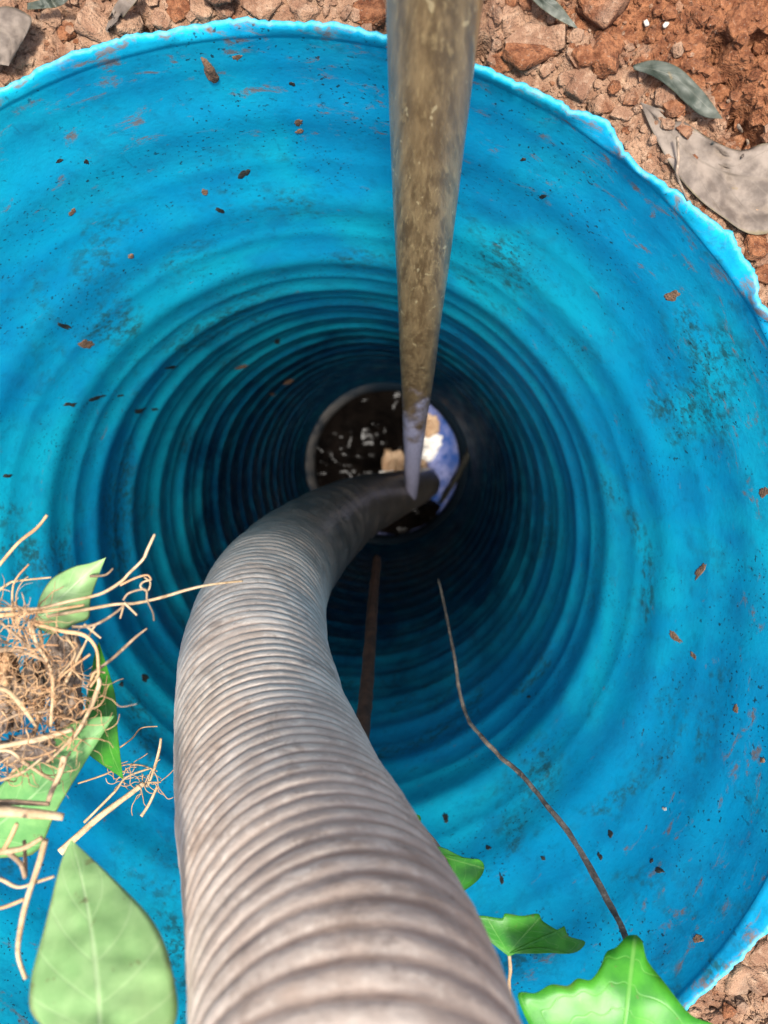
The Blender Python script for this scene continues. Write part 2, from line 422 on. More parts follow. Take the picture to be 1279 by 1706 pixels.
for i, (px, py, s, m, lab) in enumerate((
        (655, 776, (.040, .050, .024), M_paper2, 'tan crumpled paper scrap left of the pole at the shaft bottom'),
        (650, 792, (.034, .026, .020), M_paper, 'small white wet paper scrap just below the tan one left of the pole'),
        (718, 706, (.032, .040, .020), M_paper2, 'peach paper scrap highest up right of the pole at the bottom'),
        (721, 733, (.038, .034, .024), M_paper, 'bright white paper ball right of the pole at the bottom'),
        (710, 756, (.040, .028, .020), M_paper, 'flattened white paper scrap below the paper ball by the pole'),
        (703, 782, (.024, .030, .012), M_paper2, 'brownish paper scrap lowest right of the pole at the bottom'))):
    crumple('paper_scrap', on_sludge(px, py)+Vector((0, 0, .012)), s, m, i*5.3+1, lab, 'paper', 'paper scraps at the shaft bottom')
for i, (px, py, lab) in enumerate(((541, 770, 'black scum lump at the far left of the shaft bottom'), (628, 708, 'black scum lump just left of the pole, high at the shaft bottom'))):
    crumple('scum_lump', on_sludge(px, py)+Vector((0, 0, .006)), (.028, .02, .012), M_sludge, i*3.3+20,
            lab, 'scum', 'scum lumps at the shaft bottom')
st = [P(800, 715, 2.72), P(778, 762, 2.74), P(758, 800, 2.80), P(733, 838, 2.9)]
link('fallen_stick', MB().tube(smoothpath(st, 8), lambda t: .014-.007*t, 7, .5).mesh(), M_dark,
     label='dark wet stick leaning across the bright blue patch at the bottom', cat='stick')

# ------------------------------------------------------------------ ground of red soil
def fresh_at(x, y):
    # freshly dug redder earth lies out to the upper right, paler trodden crust round the rest
    q = (x-.16)*.8+(y-.22)*1.05
    return sstep(-.11, .02, q)
PITS = [(P(px, py, H-.01), r) for px, py, r in ((1195, 75, .006), (1275, 70, .009), (1215, 130, .007), (1250, 190, .007), (1265, 210, .007), (1245, 170, .005), (1000, 172, .004), (990, 168, .003),
        (805, 62, .006), (800, 90, .004), (172, 12, .005), (160, 48, .004), (205, 45, .005), (225, 18, .004), (1235, 1545, .004), (1190, 100, .004), (640, 30, .005))]
def soil_z(x, y):
    u, v = x-AX[0], y-AX[1]; r = math.hypot(u, v); a = math.atan2(v, u)
    e = edge_r(a)
    z = -.006+.020*sstep(0, .11, r-e)
    am = .35+.65*sstep(0, .03, r-e)
    p = Vector((x, y, 0))
    if r < 1.3:
        z += am*(.012*mn.noise(p*13)+.0085*mn.noise(p*31+Vector((4, 2, 0)))+.0055*abs(mn.noise(p*70+Vector((9, 1, 0))))
                 + .0030*mn.noise(p*150)+.0016*mn.noise(p*340))
        for pc, pr in PITS:
            q = ((x-pc.x)**2+(y-pc.y)**2)/(pr*pr*(1+.6*mn.noise(p*120)))
            if q < 6: z -= .020*math.exp(-q*q)
        cr = abs(mn.noise(p*24+Vector((31, 7, 0))))    # cracks
        if cr < .05: z -= am*.007*(1-cr/.05)
    else:
        z += .03*mn.noise(p*1.5)+.012*mn.noise(p*6)+.004*mn.noise(p*20)
    return z
rs = []; r = 0.0
while r < .30: rs.append(r); r += .0026 if r < .17 else .006
while r < 80: rs.append(r); r *= 1.13
NG = 1080; V = []; F = []; FR = []
for dr in rs:
    for k in range(NG):
        a = 2*PI*k/NG; rr = edge_r(a)+.0015+dr; x = AX[0]+rr*math.cos(a); y = AX[1]+rr*math.sin(a)
        V.append((x, y, soil_z(x, y))); FR.append(fresh_at(x, y))
for i in range(len(rs)-1):
    for k in range(NG): F.append((i*NG+k, i*NG+(k+1) % NG, (i+1)*NG+(k+1) % NG, (i+1)*NG+k))
me = mesh(V, F); fattr(me, 'fresh', FR)
ground = link('ground', me, M_soil, kind='structure')

# clods of earth: parts of the ground
def clod_mesh(seed, sub=3):
    bm = bmesh.new(); bmesh.ops.create_icosphere(bm, subdivisions=sub, radius=1)
    for v in bm.verts:
        p = v.co.copy(); k = 1+.42*mn.noise(p*1.3+Vector((seed, 3, 1)))+.22*mn.noise(p*3.1+Vector((1, seed, 2)))+.10*mn.noise(p*7+Vector((seed, seed, 2)))
        v.co = p*k
        for ax, lim in ((0, .8), (1, .85), (2, .62)):  # a few broken flats
            v.co[ax] = max(-lim, min(lim, v.co[ax]))
    me = bpy.data.meshes.new('m'); bm.to_mesh(me); bm.free(); return me
def with_fresh(me, f):
    m2 = me.copy(); fattr(m2, 'fresh', [f]*len(m2.vertices)); return m2
CL = [(with_fresh(m, 0.), with_fresh(m, .5), with_fresh(m, 1.)) for m in (clod_mesh(i*4.7) for i in range(7))]
for tr in CL:
    for m in tr: m.materials.append(M_soil); m.polygons.foreach_set('use_smooth', [True]*len(m.polygons))
def clod(p, s, fr=None, sq=1.):
    f = fresh_at(p.x, p.y) if fr is None else fr
    m = random.choice(CL)[0 if f < .3 else (1 if f < .75 else 2)]
    o = bpy.data.objects.new('clod', m); COL.objects.link(o); o.parent = ground
    u, v = p.x-AX[0], p.y-AX[1]; aa = math.atan2(v, u); rr = max(math.hypot(u, v), edge_r(aa)+s*1.15)
    p = Vector((AX[0]+rr*math.cos(aa), AX[1]+rr*math.sin(aa), 0)); z = soil_z(p.x, p.y)
    o.location = (p.x, p.y, z+s*.05); o.scale = (s*random.uniform(.8, 1.3), s*random.uniform(.7, 1.1), s*random.uniform(.5, .85)*sq)
    o.rotation_euler = (random.uniform(-.5, .5), random.uniform(-.5, .5), random.uniform(0, 6.28))
for px, py, s, f in ((885, 72, .0135, 1), (610, 22, .012, 1), (730, 40, .012, 1), (840, 85, .008, 1), (1015, 75, .014, 1), (975, 88, .009, 1), (855, 22, .010, 0),
                     (150, 25, .012, 0), (195, 20, .011, 0), (140, 62, .008, 0), (190, 58, .009, 0), (55, 88, .006, 0), (330, 35, .008, 0), (430, 30, .011, 0),
                     (500, 28, .009, 0), (1230, 40, .012, 1), (1215, 150, .011, 1), (1185, 345, .007, 1), (1270, 200, .010, .5), (1110, 160, .008, 0),
                     (1175, 390, .006, .5), (1255, 420, .010, 1), (1265, 470, .008, 1), (1010, 160, .009, .5), (960, 120, .008, 0), (1240, 1580, .010, 0), (1270, 1530, .011, 0),
                     (1225, 1640, .012, 0), (1275, 1650, .012, 0), (290, 18, .010, 1), (370, 42, .006, 0), (90, 30, .006, .5)):
    clod(P(px, py, H-.01), s, f)
nb = 0
while nb < 250:
    a = random.uniform(0, 2*PI); dr = abs(random.gauss(0, .07))+.004; rr = edge_r(a)+dr
    s = min(.019, .0024*random.paretovariate(1.5))
    if dr < s*.9: continue
    if math.degrees(a) % 360 > 200 and math.degrees(a) % 360 < 300 and random.random() < .7: continue
    clod(Vector((AX[0]+rr*math.cos(a), AX[1]+rr*math.sin(a), 0)), s); nb += 1
# fine crumbs nobody could count
ico = bmesh.new(); bmesh.ops.create_icosphere(ico, subdivisions=1, radius=1)
IV = [v.co.copy() for v in ico.verts]; IF = [[v.index for v in f.verts] for f in ico.faces]; ico.free()
V = []; F = []; FR = []
for q in range(15000):
    a = random.uniform(-.9, 2.9); dr = abs(random.gauss(0, .09))+.0015; rr = edge_r(a)+dr
    x = AX[0]+rr*math.cos(a); y = AX[1]+rr*math.sin(a); s = .0009*random.paretovariate(1.9); s = min(s, .0042)
    f = min(1, max(0, fresh_at(x, y)+random.gauss(0, .25))); z = soil_z(x, y)+s*.3; b = len(V)
    sx, sy, sz = s*random.uniform(.7, 1.4), s*random.uniform(.7, 1.2), s*random.uniform(.6, 1)
    ca, sa = math.cos(q), math.sin(q)
    for v in IV:
        k = 1+random.uniform(-.28, .28); X, Y = v.x*sx*k, v.y*sy*k
        V.append((x+X*ca-Y*sa, y+X*sa+Y*ca, z+v.z*sz*k)); FR.append(f)
    F += [[b+i for i in t] for t in IF]
me = mesh(V, F); fattr(me, 'fresh', FR)
link('soil_crumbs', me, M_soil, ground, smooth=False, kind='stuff')
for i, (px, py) in enumerate(((961, 18), (1022, 52), (983, 137), (1116, 30), (1085, 24), (1030, 100))):
    p = P(px, py, H-.015); o = bpy.data.objects.new('grit', None)
    me = clod_mesh(60+i, 2); o = link('grit', me, M_grit, ground); o.scale = (.0022, .0014, .0013)
    o.location = (p.x, p.y, soil_z(p.x, p.y)+.0015); o.rotation_euler = (0, 0, i*1.3)

# ------------------------------------------------------------------ dried dabs of mud and scum on the shaft wall
def wall_hit(px, py):
    lo, hi = .40, 2.75
    f = lambda d: (lambda p: math.hypot(p.x-AX[0], p.y-AX[1])-wall_r(p.z, math.atan2(p.y-AX[1], p.x-AX[0])))(P(px, py, d))
    d = lo
    while d < hi and f(d) < 0: d += .004
    return P(px, py, d-.002)
def dab(px, py, wpx, hpx, ang, mat, seed, thick=.0016, parts=1, name='mud_dab'):
    """an irregular flat lump lying on the wall, wpx by hpx photo pixels as seen"""
    c = wall_hit(px, py); e = .5
    a = math.atan2(c.y-AX[1], c.x-AX[0])
    # wall frame from nearby hits
    nrm = Vector((-math.cos(a), -math.sin(a), .10)).normalized()
    tu = Vector((-math.sin(a), math.cos(a), 0)); tv = nrm.cross(tu)
    def onplane(x, y):
        d0 = (P(x, y, 1)-CAM); t = (c-CAM).dot(nrm)/d0.dot(nrm); return CAM+d0*t
    ca, sa = math.cos(math.radians(ang)), -math.sin(math.radians(ang))
    V = []; F = []; n = 22; rings = 5
    V.append(None)
    for i in range(1, rings+1):
        q = i/rings
        for k in range(n):
            t = 2*PI*k/n
            rr = q*(1+.55*mn.noise(Vector((math.cos(t)*1.5+seed, math.sin(t)*1.5, seed)))+.3*mn.noise(Vector((math.cos(t)*4, math.sin(t)*4+seed, seed))))
            X = math.cos(t)*rr*wpx/2; Y = math.sin(t)*rr*hpx/2
            p = onplane(px+X*ca-Y*sa, py+X*sa+Y*ca)
            aa = math.atan2(p.y-AX[1], p.x-AX[0]); R = wall_r(p.z, aa)
            hgt = thick*.42*(1-q**3)*(.7+.8*abs(mn.noise(p*120)))-(.0008 if i == rings else 0)
            V.append(Vector((AX[0]+(R-hgt)*math.cos(aa), AX[1]+(R-hgt)*math.sin(aa), p.z)))
    V[0] = sum(V[1:n+1], Vector())/n
    for k in range(n): F.append((0, 1+k, 1+(k+1) % n))
    for i in range(rings-1):
        for k in range(n): F.append((1+i*n+k, 1+(i+1)*n+k, 1+(i+1)*n+(k+1) % n, 1+i*n+(k+1) % n))
    link(name, mesh(V, F), mat, shaft)
dabs = [(352, 122, 62, 20, -58, M_mud, .006), (497, 205, 20, 13, 0, M_mud, .001), (498, 218, 18, 8, 10, M_mud, .001), (395, 92, 26, 10, 10, M_mud, .001),
        (408, 290, 26, 12, 30, M_dark, .001), (340, 318, 16, 12, 0, M_mud, .001), (366, 350, 20, 8, -15, M_dark, .001), (218, 428, 12, 10, 0, M_mud, .0015),
        (120, 352, 20, 10, 40, M_mud, .0008), (145, 574, 30, 18, 15, M_mud, .0012), (108, 545, 30, 12, -20, M_dark, .0008),
        (116, 673, 24, 9, 8, M_dark, .001), (160, 664, 36, 9, 12, M_dark, .001), (200, 659, 16, 5, 5, M_dark, .001), (233, 684, 28, 12, 4, M_dark, .001),
        (258, 682, 14, 7, 10, M_dark, .001), (284, 612, 30, 7, 0, M_dark, .001), (10, 792, 18, 9, 0, M_dark, .001), (462, 568, 14, 12, 0, M_dark, .0015),
        (402, 611, 28, 8, 15, M_mud, .0012), (345, 673, 26, 14, 0, M_mud, .0012), (452, 656, 16, 9, -30, M_mud, .001), (480, 636, 24, 14, 20, M_mud, .0012),
        (1215, 668, 16, 28, 0, M_mud, .0012), (1120, 492, 26, 22, 0, M_mud, .0006), (1166, 951, 12, 40, -25, M_mud, .0012), (1150, 1032, 24, 26, 0, M_mud, .001),
        (1122, 1060, 12, 34, 35, M_mud, .001), (1156, 1092, 8, 18, 25, M_mud, .001), (1190, 525, 36, 12, -35, M_mud, .0006), (1268, 1266, 12, 12, 0, M_mud, .0012),
        (1270, 820, 20, 24, 0, M_mud, .0006), (1045, 1142, 22, 30, 0, M_dark, .0008), (1098, 1450, 20, 12, 0, M_dark, .001), (1085, 1433, 8, 12, 0, M_dark, .001),
        (1142, 1486, 12, 14, 0, M_mud, .001), (1164, 1565, 24, 16, 30, M_mud, .001), (1107, 1348, 8, 8, 0, M_grit, .0015), (992, 1382, 12, 22, 10, M_dark, .0008),
        (1019, 1391, 12, 16, 0, M_dark, .0008), (1000, 1428, 8, 16, 20, M_dark, .0008), (938, 1323, 8, 10, 0, M_dark, .0008), (812, 1410, 12, 10, 0, M_dark, .0008),
        (835, 1465, 8, 22, 5, M_dark, .0008), (744, 1258, 14, 12, 0, M_dark, .0008), (741, 1362, 12, 22, 0, M_dark, .0008), (880, 1160, 10, 8, 0, M_dark, .0008),
        (960, 100, 10, 5, 0, M_dark, .0006), (905, 325, 16, 10, 0, M_dark, .0006), (870, 268, 12, 6, 0, M_dark, .0006), (1060, 482, 9, 9, 0, M_dark, .0008),
        (240, 1130, 14, 22, 20, M_dark, .0008), (203, 1140, 10, 12, 0, M_dark, .0008), (262, 1122, 8, 20, -20, M_dark, .0008),
        (487, 138, 14, 8, -20, M_dark, .001), (100, 268, 16, 6, 25, M_dark, .0005), (172, 240, 12, 8, 0, M_dark, .0006), (143, 268, 12, 10, 0, M_dark, .0006),
        (905, 1430, 10, 8, 0, M_dark, .0008), (955, 1268, 6, 14, 10, M_dark, .0008), (1240, 180, 6, 6, 0, M_dark, .0006), (1225, 1180, 10, 22, 0, M_mud, .0008)]
for i, (px, py, a, b, an, m, th) in enumerate(dabs):
    if i % 3 != 2 or i < 20: dab(px, py, a*.9, b*.85, an, m, i*2.37, th)

# ------------------------------------------------------------------ suction hose
HR = .055
hp = [Vector((-.95, -2.8, .06)), Vector((-.72, -2.1, .075)), Vector((-.48, -1.5, .20)), Vector((-.26, -1.0, .50)), Vector((-.13, -.62, .64)), Vector((-.045, -.37, .56)), Vector((-.014, -.265, .40)), P(612, 1755, .232), P(574, 1640, .263), P(507, 1450, .330), P(450, 1265, .435), P(425, 1110, .54), P(447, 985, .69),
      P(515, 903, .92), P(590, 850, 1.28), P(650, 826, 1.75), P(690, 812, 2.25), P(706, 806, 2.62)]
pts = smoothpath(hp, 60)
def relax(pts, st, it):
    L = [0.]; out = []; j = 0
    for i in range(1, len(pts)): L.append(L[-1]+(pts[i]-pts[i-1]).length)
    n = int(L[-1]/st)
    for i in range(n+1):
        s = L[-1]*i/n
        while j < len(pts)-2 and L[j+1] < s: j += 1
        out.append(pts[j].lerp(pts[j+1], (s-L[j])/max(1e-9, L[j+1]-L[j])))
    for _ in range(it): out = [out[0]]+[(out[i-1]+out[i]*2+out[i+1])/4 for i in range(1, n)]+[out[-1]]
    return out
pts = relax(pts, .01, 24); L = [0.]
for i in range(1, len(pts)): L.append(L[-1]+(pts[i]-pts[i-1]).length)
step = .0011; path = []; j = 0; s = 0.; SS = []
while s < L[-1]:
    while L[j+1] < s: j += 1
    path.append(pts[j].lerp(pts[j+1], (s-L[j])/(L[j+1]-L[j]))); SS.append(s)
    dep = H-path[-1].z
    s += .0017 if dep < .9 else .003
T, N = frames(path); NH = 72; HP = .0098; V = []; F = []; DN = []; GR = []
for i, p in enumerate(path):
    B = T[i].cross(N[i]); dep = H-p.z-.0
    for k in range(NH):
        a = 2*PI*k/NH; ph = SS[i]/HP+k/NH; fr = abs((ph % 1.)-.5)*2          # 0 on the crown, 1 in the groove
        prof = (1-fr**4.0)
        fade = (1-.75*sstep(.48, .85, dep))*(.72+.5*mn.noise(p*7))
        wv = .0014*mn.noise(Vector((p.x*25+math.cos(a), p.y*25+math.sin(a), p.z*25)))+.0004*mn.noise((p+N[i]*math.cos(a)*.05+B*math.sin(a)*.05)*160)
        V.append(p+(N[i]*math.cos(a)+B*math.sin(a))*(HR-.0012+.0014*fade*prof+wv)); DN.append(sstep(.30, 1.0, dep)); GR.append(fr)
m = len(path)
for i in range(m-1):
    for k in range(NH): F.append((i*NH+k, i*NH+(k+1) % NH, (i+1)*NH+(k+1) % NH, (i+1)*NH+k))
me = mesh(V, F); fattr(me, 'down', DN); fattr(me, 'groove', GR)
link('suction_hose', me, M_hose, label='thick grey mud-coated spiral-ribbed suction hose running down into the shaft', cat='hose')

# ------------------------------------------------------------------ wooden pole
a = P(725, 0, .335); b = P(684, 842, 1.95)
dirv = (b-a).normalized(); a = a-dirv*.75
path = [a.lerp(b, i/260) for i in range(261)]
T, N = frames(path); V = []; F = []; TP = []; n = 40
for i, p in enumerate(path):
    t = i/260; B = T[i].cross(N[i]); dep = H-p.z
    r = .0197-.0060*sstep(.3, 1.7, dep)
    if dep > 1.7: r *= 1-.55*((dep-1.7)/.25)**1.6
    tp = sstep(0, 1, 0) if dep < .3 else (dep-.3)/1.65
    off = N[i]*.0009*mn.noise(Vector((0, 5, dep*4)))+B*.0009*mn.noise(Vector((3, 0, dep*4)))
    for k in range(n):
        q = 2*PI*k/n
        rr = r*(1+.045*mn.noise(Vector((math.cos(q)*1.3, math.sin(q)*1.3, dep*5)))+.02*mn.noise(Vector((math.cos(q)*6, math.sin(q)*6, dep*8))))
        V.append(p+off+(N[i]*math.cos(q)+B*math.sin(q))*rr); TP.append(tp)
for i in range(len(path)-1):
    for k in range(n): F.append((i*n+k, i*n+(k+1) % n, (i+1)*n+(k+1) % n, (i+1)*n+k))
F.append(tuple(reversed(range(n)))); F.append(tuple((len(path)-1)*n+k for k in range(n)))
me = mesh(V, F); fattr(me, 'tip', TP)
link('wooden_pole', me, M_pole, label='long weathered brown wooden pole dipping into the shaft, its lower end pale', cat='pole')

# ------------------------------------------------------------------ things hanging down the lower wall
def tubething(name, pix, rad, mat, label, cat, n=8, wob=.3, parent=None, k=8, group=None):
    path = smoothpath([P(*q) for q in pix], k)
    return link(name, MB().tube(path, rad, n, wob, seed=pix[0][0]*.1).mesh(), mat, parent, label=label, cat=cat, group=group)
tubething('dry_vine', [(1052, 1600, .405), (1040, 1555, .425), (1012, 1500, .45), (985, 1450, .47), (945, 1385, .50), (905, 1335, .525), (870, 1292, .55), (835, 1262, .575), (800, 1225, .605),
          (778, 1195, .64), (765, 1150, .68), (757, 1095, .73), (748, 1050, .78), (738, 1000, .86), (730, 965, .94)], lambda t: .0021-.0008*t, M_twig,
          'thin dark dry vine hanging down the lower right shaft wall', 'vine', 8, .45)
tubething('rusty_strap', [(596, 1260, .66), (603, 1215, .69), (610, 1150, .76), (616, 1070, .86), (622, 990, 1.0), (628, 930, 1.15)], lambda t: .0075-.001*t, M_rope,
          'rusty brown strap running down the shaft wall behind the hose', 'strap', 8, .15)

# ------------------------------------------------------------------ leaves
def leaf(name, left, mid, right, d, mat, parent, curl=.0, label=None, bend=0., n=30, m=9, wav=.0012, droop=0., drape=None):
    """left / mid / right: outline and midrib from base to tip in photo pixels; d = (depth at base, depth at tip)"""
    def res(pl):
        p = smoothpath([Vector((x, y, 0)) for x, y in pl], 8); Ls = [0.]
        for i in range(1, len(p)): Ls.append(Ls[-1]+(p[i]-p[i-1]).length)
        out = []; j = 0
        for i in range(n+1):
            s = Ls[-1]*i/n
            while j < len(p)-2 and Ls[j+1] < s: j += 1
            out.append(p[j].lerp(p[j+1], min(1, (s-Ls[j])/max(1e-6, Ls[j+1]-Ls[j]))))
        return out
    Lp, Mp, Rp = res(left), res(mid), res(right); V = []; F = []; LT = []; LV = []
    for i in range(n+1):
        t = i/n
        for k in range(-m, m+1):
            q = k/m; o = (Rp if q > 0 else Lp)[i]; x = Mp[i].lerp(o, abs(q))
            wid = (o-Mp[i]).length/3000
            dep = d[0]+(d[1]-d[0])*t - bend*math.sin(PI*t) + curl*q*q*wid*10 + droop*q*wid*10 + wav*mn.noise(Vector((x.x*.03, x.y*.03, 7)))
            if drape is not None: dep = .35*dep+.65*gd(x.x, x.y, drape)
            V.append(P(x.x, x.y, dep)); LT.append(t); LV.append(q)
    ww = 2*m+1
    for i in range(n):
        for k in range(ww-1): F.append((i*ww+k, i*ww+k+1, (i+1)*ww+k+1, (i+1)*ww+k))
    me = mesh(V, F); fattr(me, 'lt', LT); fattr(me, 'lv', LV)
    o = link(name, me, mat, parent, label=None if parent is None else label)
    sm = o.modifiers.new('thick', 'SOLIDIFY'); sm.thickness = .0004
    return o
def part_tube(name, pix, rad, mat, parent, n=7, wob=.25, k=6):
    return link(name, MB().tube(smoothpath([P(*q) for q in pix], k), rad, n, wob, seed=pix[0][1]*.07).mesh(), mat, parent)

# ivy at the lower right
ivy = empty('ivy_plant', P(1000, 1850, .40), 'ivy with lobed bright green leaves reaching in at the bottom right', 'ivy')
part_tube('stem', [(1400, 1900, .42), (1150, 1880, .40), (980, 1820, .40), (860, 1720, .40), (800, 1610, .405), (765, 1500, .42), (735, 1420, .43), (700, 1375, .44)], lambda t: .0017-.0006*t, M_twig, ivy)
def lobed(name, outline, base, tip, d, mat, parent, fold=.05, tilt=(0, 0), label=None):
    """a lobed leaf: closed outline in photo pixels, ribs fanned from the leaf base"""
    pl = smoothpath([Vector((x, y, 0)) for x, y in outline+[outline[0]]], 5)[:-1]; n = len(pl); V = []; F = []; LT = []; LV = []
    bx = Vector((base[0], base[1], 0)); ax = Vector((tip[0]-base[0], tip[1]-base[1], 0)); al = ax.length; ax /= al; pe = Vector((-ax.y, ax.x, 0)); R = 9
    for i in range(R+1):
        for k in range(n):
            x = bx.lerp(pl[k], i/R); rel = x-bx; u = rel.dot(ax)/al; v = rel.dot(pe)/al
            dep = d+fold*.1*abs(v)*al/300 - .012*math.sin(max(0, min(1, u))*PI)*al/300 + tilt[0]*u + tilt[1]*v + .0014*mn.noise(Vector((x.x*.02, x.y*.02, 3)))
            V.append(P(x.x, x.y, dep)); LT.append(i/R)
            ang = math.atan2(v, max(u, -9)); LV.append(max(-1, min(1, math.sin((ang)*2.5)*(.25+.75*i/R)))) if abs(ang) < 1.9 else LV.append(.7)
    for i in range(R):
        for k in range(n): F.append((i*n+k, i*n+(k+1) % n, (i+1)*n+(k+1) % n, (i+1)*n+k))
    me = mesh(V, F); fattr(me, 'lt', LT); fattr(me, 'lv', LV)
    bm = bmesh.new(); bm.from_mesh(me); bmesh.ops.remove_doubles(bm, verts=bm.verts, dist=1e-6); bmesh.ops.recalc_face_normals(bm, faces=bm.faces); bm.to_mesh(me); bm.free()
    o = link(name, me, mat, parent, label=label); sm = o.modifiers.new('thick', 'SOLIDIFY'); sm.thickness = .0004
    return o
l1 = lobed('leaf', [(848, 1594), (815, 1568), (776, 1534), (800, 1526), (835, 1530), (842, 1522), (870, 1526), (896, 1522), (905, 1535), (935, 1552), (940, 1543), (948, 1560), (975, 1570), (955, 1588), (915, 1580), (880, 1580)],
           (846, 1588), (900, 1528), .385, M_green, ivy, tilt=(.006, 0))
part_tube('petiole', [(848, 1590, .386), (850, 1615, .39), (848, 1640, .395), (852, 1700, .40)], .0010, M_straw, l1)
l2 = lobed('leaf', [(706, 1412), (735, 1412), (770, 1428), (800, 1433), (806, 1450), (790, 1472), (752, 1492), (720, 1470), (700, 1440), (690, 1420)], (712, 1420), (800, 1445), .43, M_green, ivy, tilt=(.004, .01))
part_tube('petiole', [(712, 1420, .431), (735, 1460, .435), (757, 1500, .43), (770, 1530, .42)], .0009, M_twig, l2)
l3 = lobed('leaf', [(674, 1358), (698, 1358), (700, 1370), (690, 1378), (678, 1374), (668, 1368)], (698, 1376), (672, 1360), .45, M_green, ivy)
part_tube('petiole', [(698, 1374, .45), (715, 1392, .446), (730, 1415, .44)], .0008, M_straw, l3)
l4 = lobed('leaf', [(1060, 1558), (1044, 1560), (1026, 1578), (1010, 1586), (1000, 1610), (984, 1632), (962, 1630), (945, 1642), (918, 1640), (892, 1654), (862, 1660), (905, 1745), (980, 1810), (1060, 1835), (1150, 1850), (1230, 1830), (1215, 1770), (1195, 1712), (1150, 1690), (1105, 1635), (1078, 1600), (1070, 1570)],
           (1030, 1790), (1058, 1558), .335, M_green, ivy, tilt=(.02, 0))
part_tube('petiole', [(1030, 1790, .336), (1010, 1850, .36), (980, 1900, .39)], .0012, M_straw, l4)

# leaves at the left, on their own weed
weed = empty('leafy_weed', P(-150, 1500, .42), 'weed with broad pale green leaves reaching in from the left edge', 'weed')
part_tube('stem', [(-420, 1520, .44), (-220, 1470, .41), (-60, 1380, .38), (20, 1290, .375), (60, 1210, .385), (72, 1120, .39), (66, 1050, .39)], lambda t: .0016-.0006*t, M_straw, weed)
leaf('leaf', [(60, 1030), (64, 1000), (85, 965), (120, 945), (150, 938), (176, 929)], [(60, 1036), (85, 1010), (115, 982), (145, 955), (160, 942), (176, 929)],
     [(60, 1044), (90, 1058), (125, 1040), (148, 1030), (152, 995), (176, 929)], (.372, .385), M_pale, weed, curl=.04, label='small pale green pointed leaf above the root clump')
leaf('leaf', [(165, 1070), (158, 1090), (150, 1130), (140, 1190), (132, 1240), (205, 1297)], [(165, 1070), (168, 1110), (175, 1160), (180, 1210), (185, 1250), (205, 1297)],
     [(165, 1070), (178, 1110), (192, 1160), (196, 1220), (200, 1255), (205, 1297)], (.392, .42), M_green, weed, curl=.02, label='dark green narrow leaf behind the root clump')
leaf('leaf', [(-60, 1400), (-20, 1330), (20, 1290), (70, 1240), (130, 1200), (190, 1193)], [(-60, 1420), (-10, 1380), (50, 1330), (100, 1280), (150, 1235), (190, 1193)],
     [(-60, 1440), (0, 1430), (60, 1420), (95, 1350), (145, 1265), (190, 1193)], (.375, .36), M_under, weed, curl=.03, bend=.01, label='pale broad leaf half hidden by the root clump')
leaf('leaf', [(150, 1760), (60, 1700), (50, 1640), (75, 1540), (100, 1440), (118, 1398)], [(165, 1780), (165, 1690), (160, 1620), (150, 1540), (135, 1460), (118, 1398)],
     [(200, 1780), (290, 1710), (285, 1610), (255, 1535), (190, 1465), (118, 1398)], (.225, .30), M_pale, weed, curl=.012, bend=.006, label='large soft pale leaf nearest at the bottom left')
part_tube('petiole', [(165, 1780, .225), (60, 1830, .26), (-120, 1700, .34), (-260, 1500, .41)], .0013, M_straw, weed)

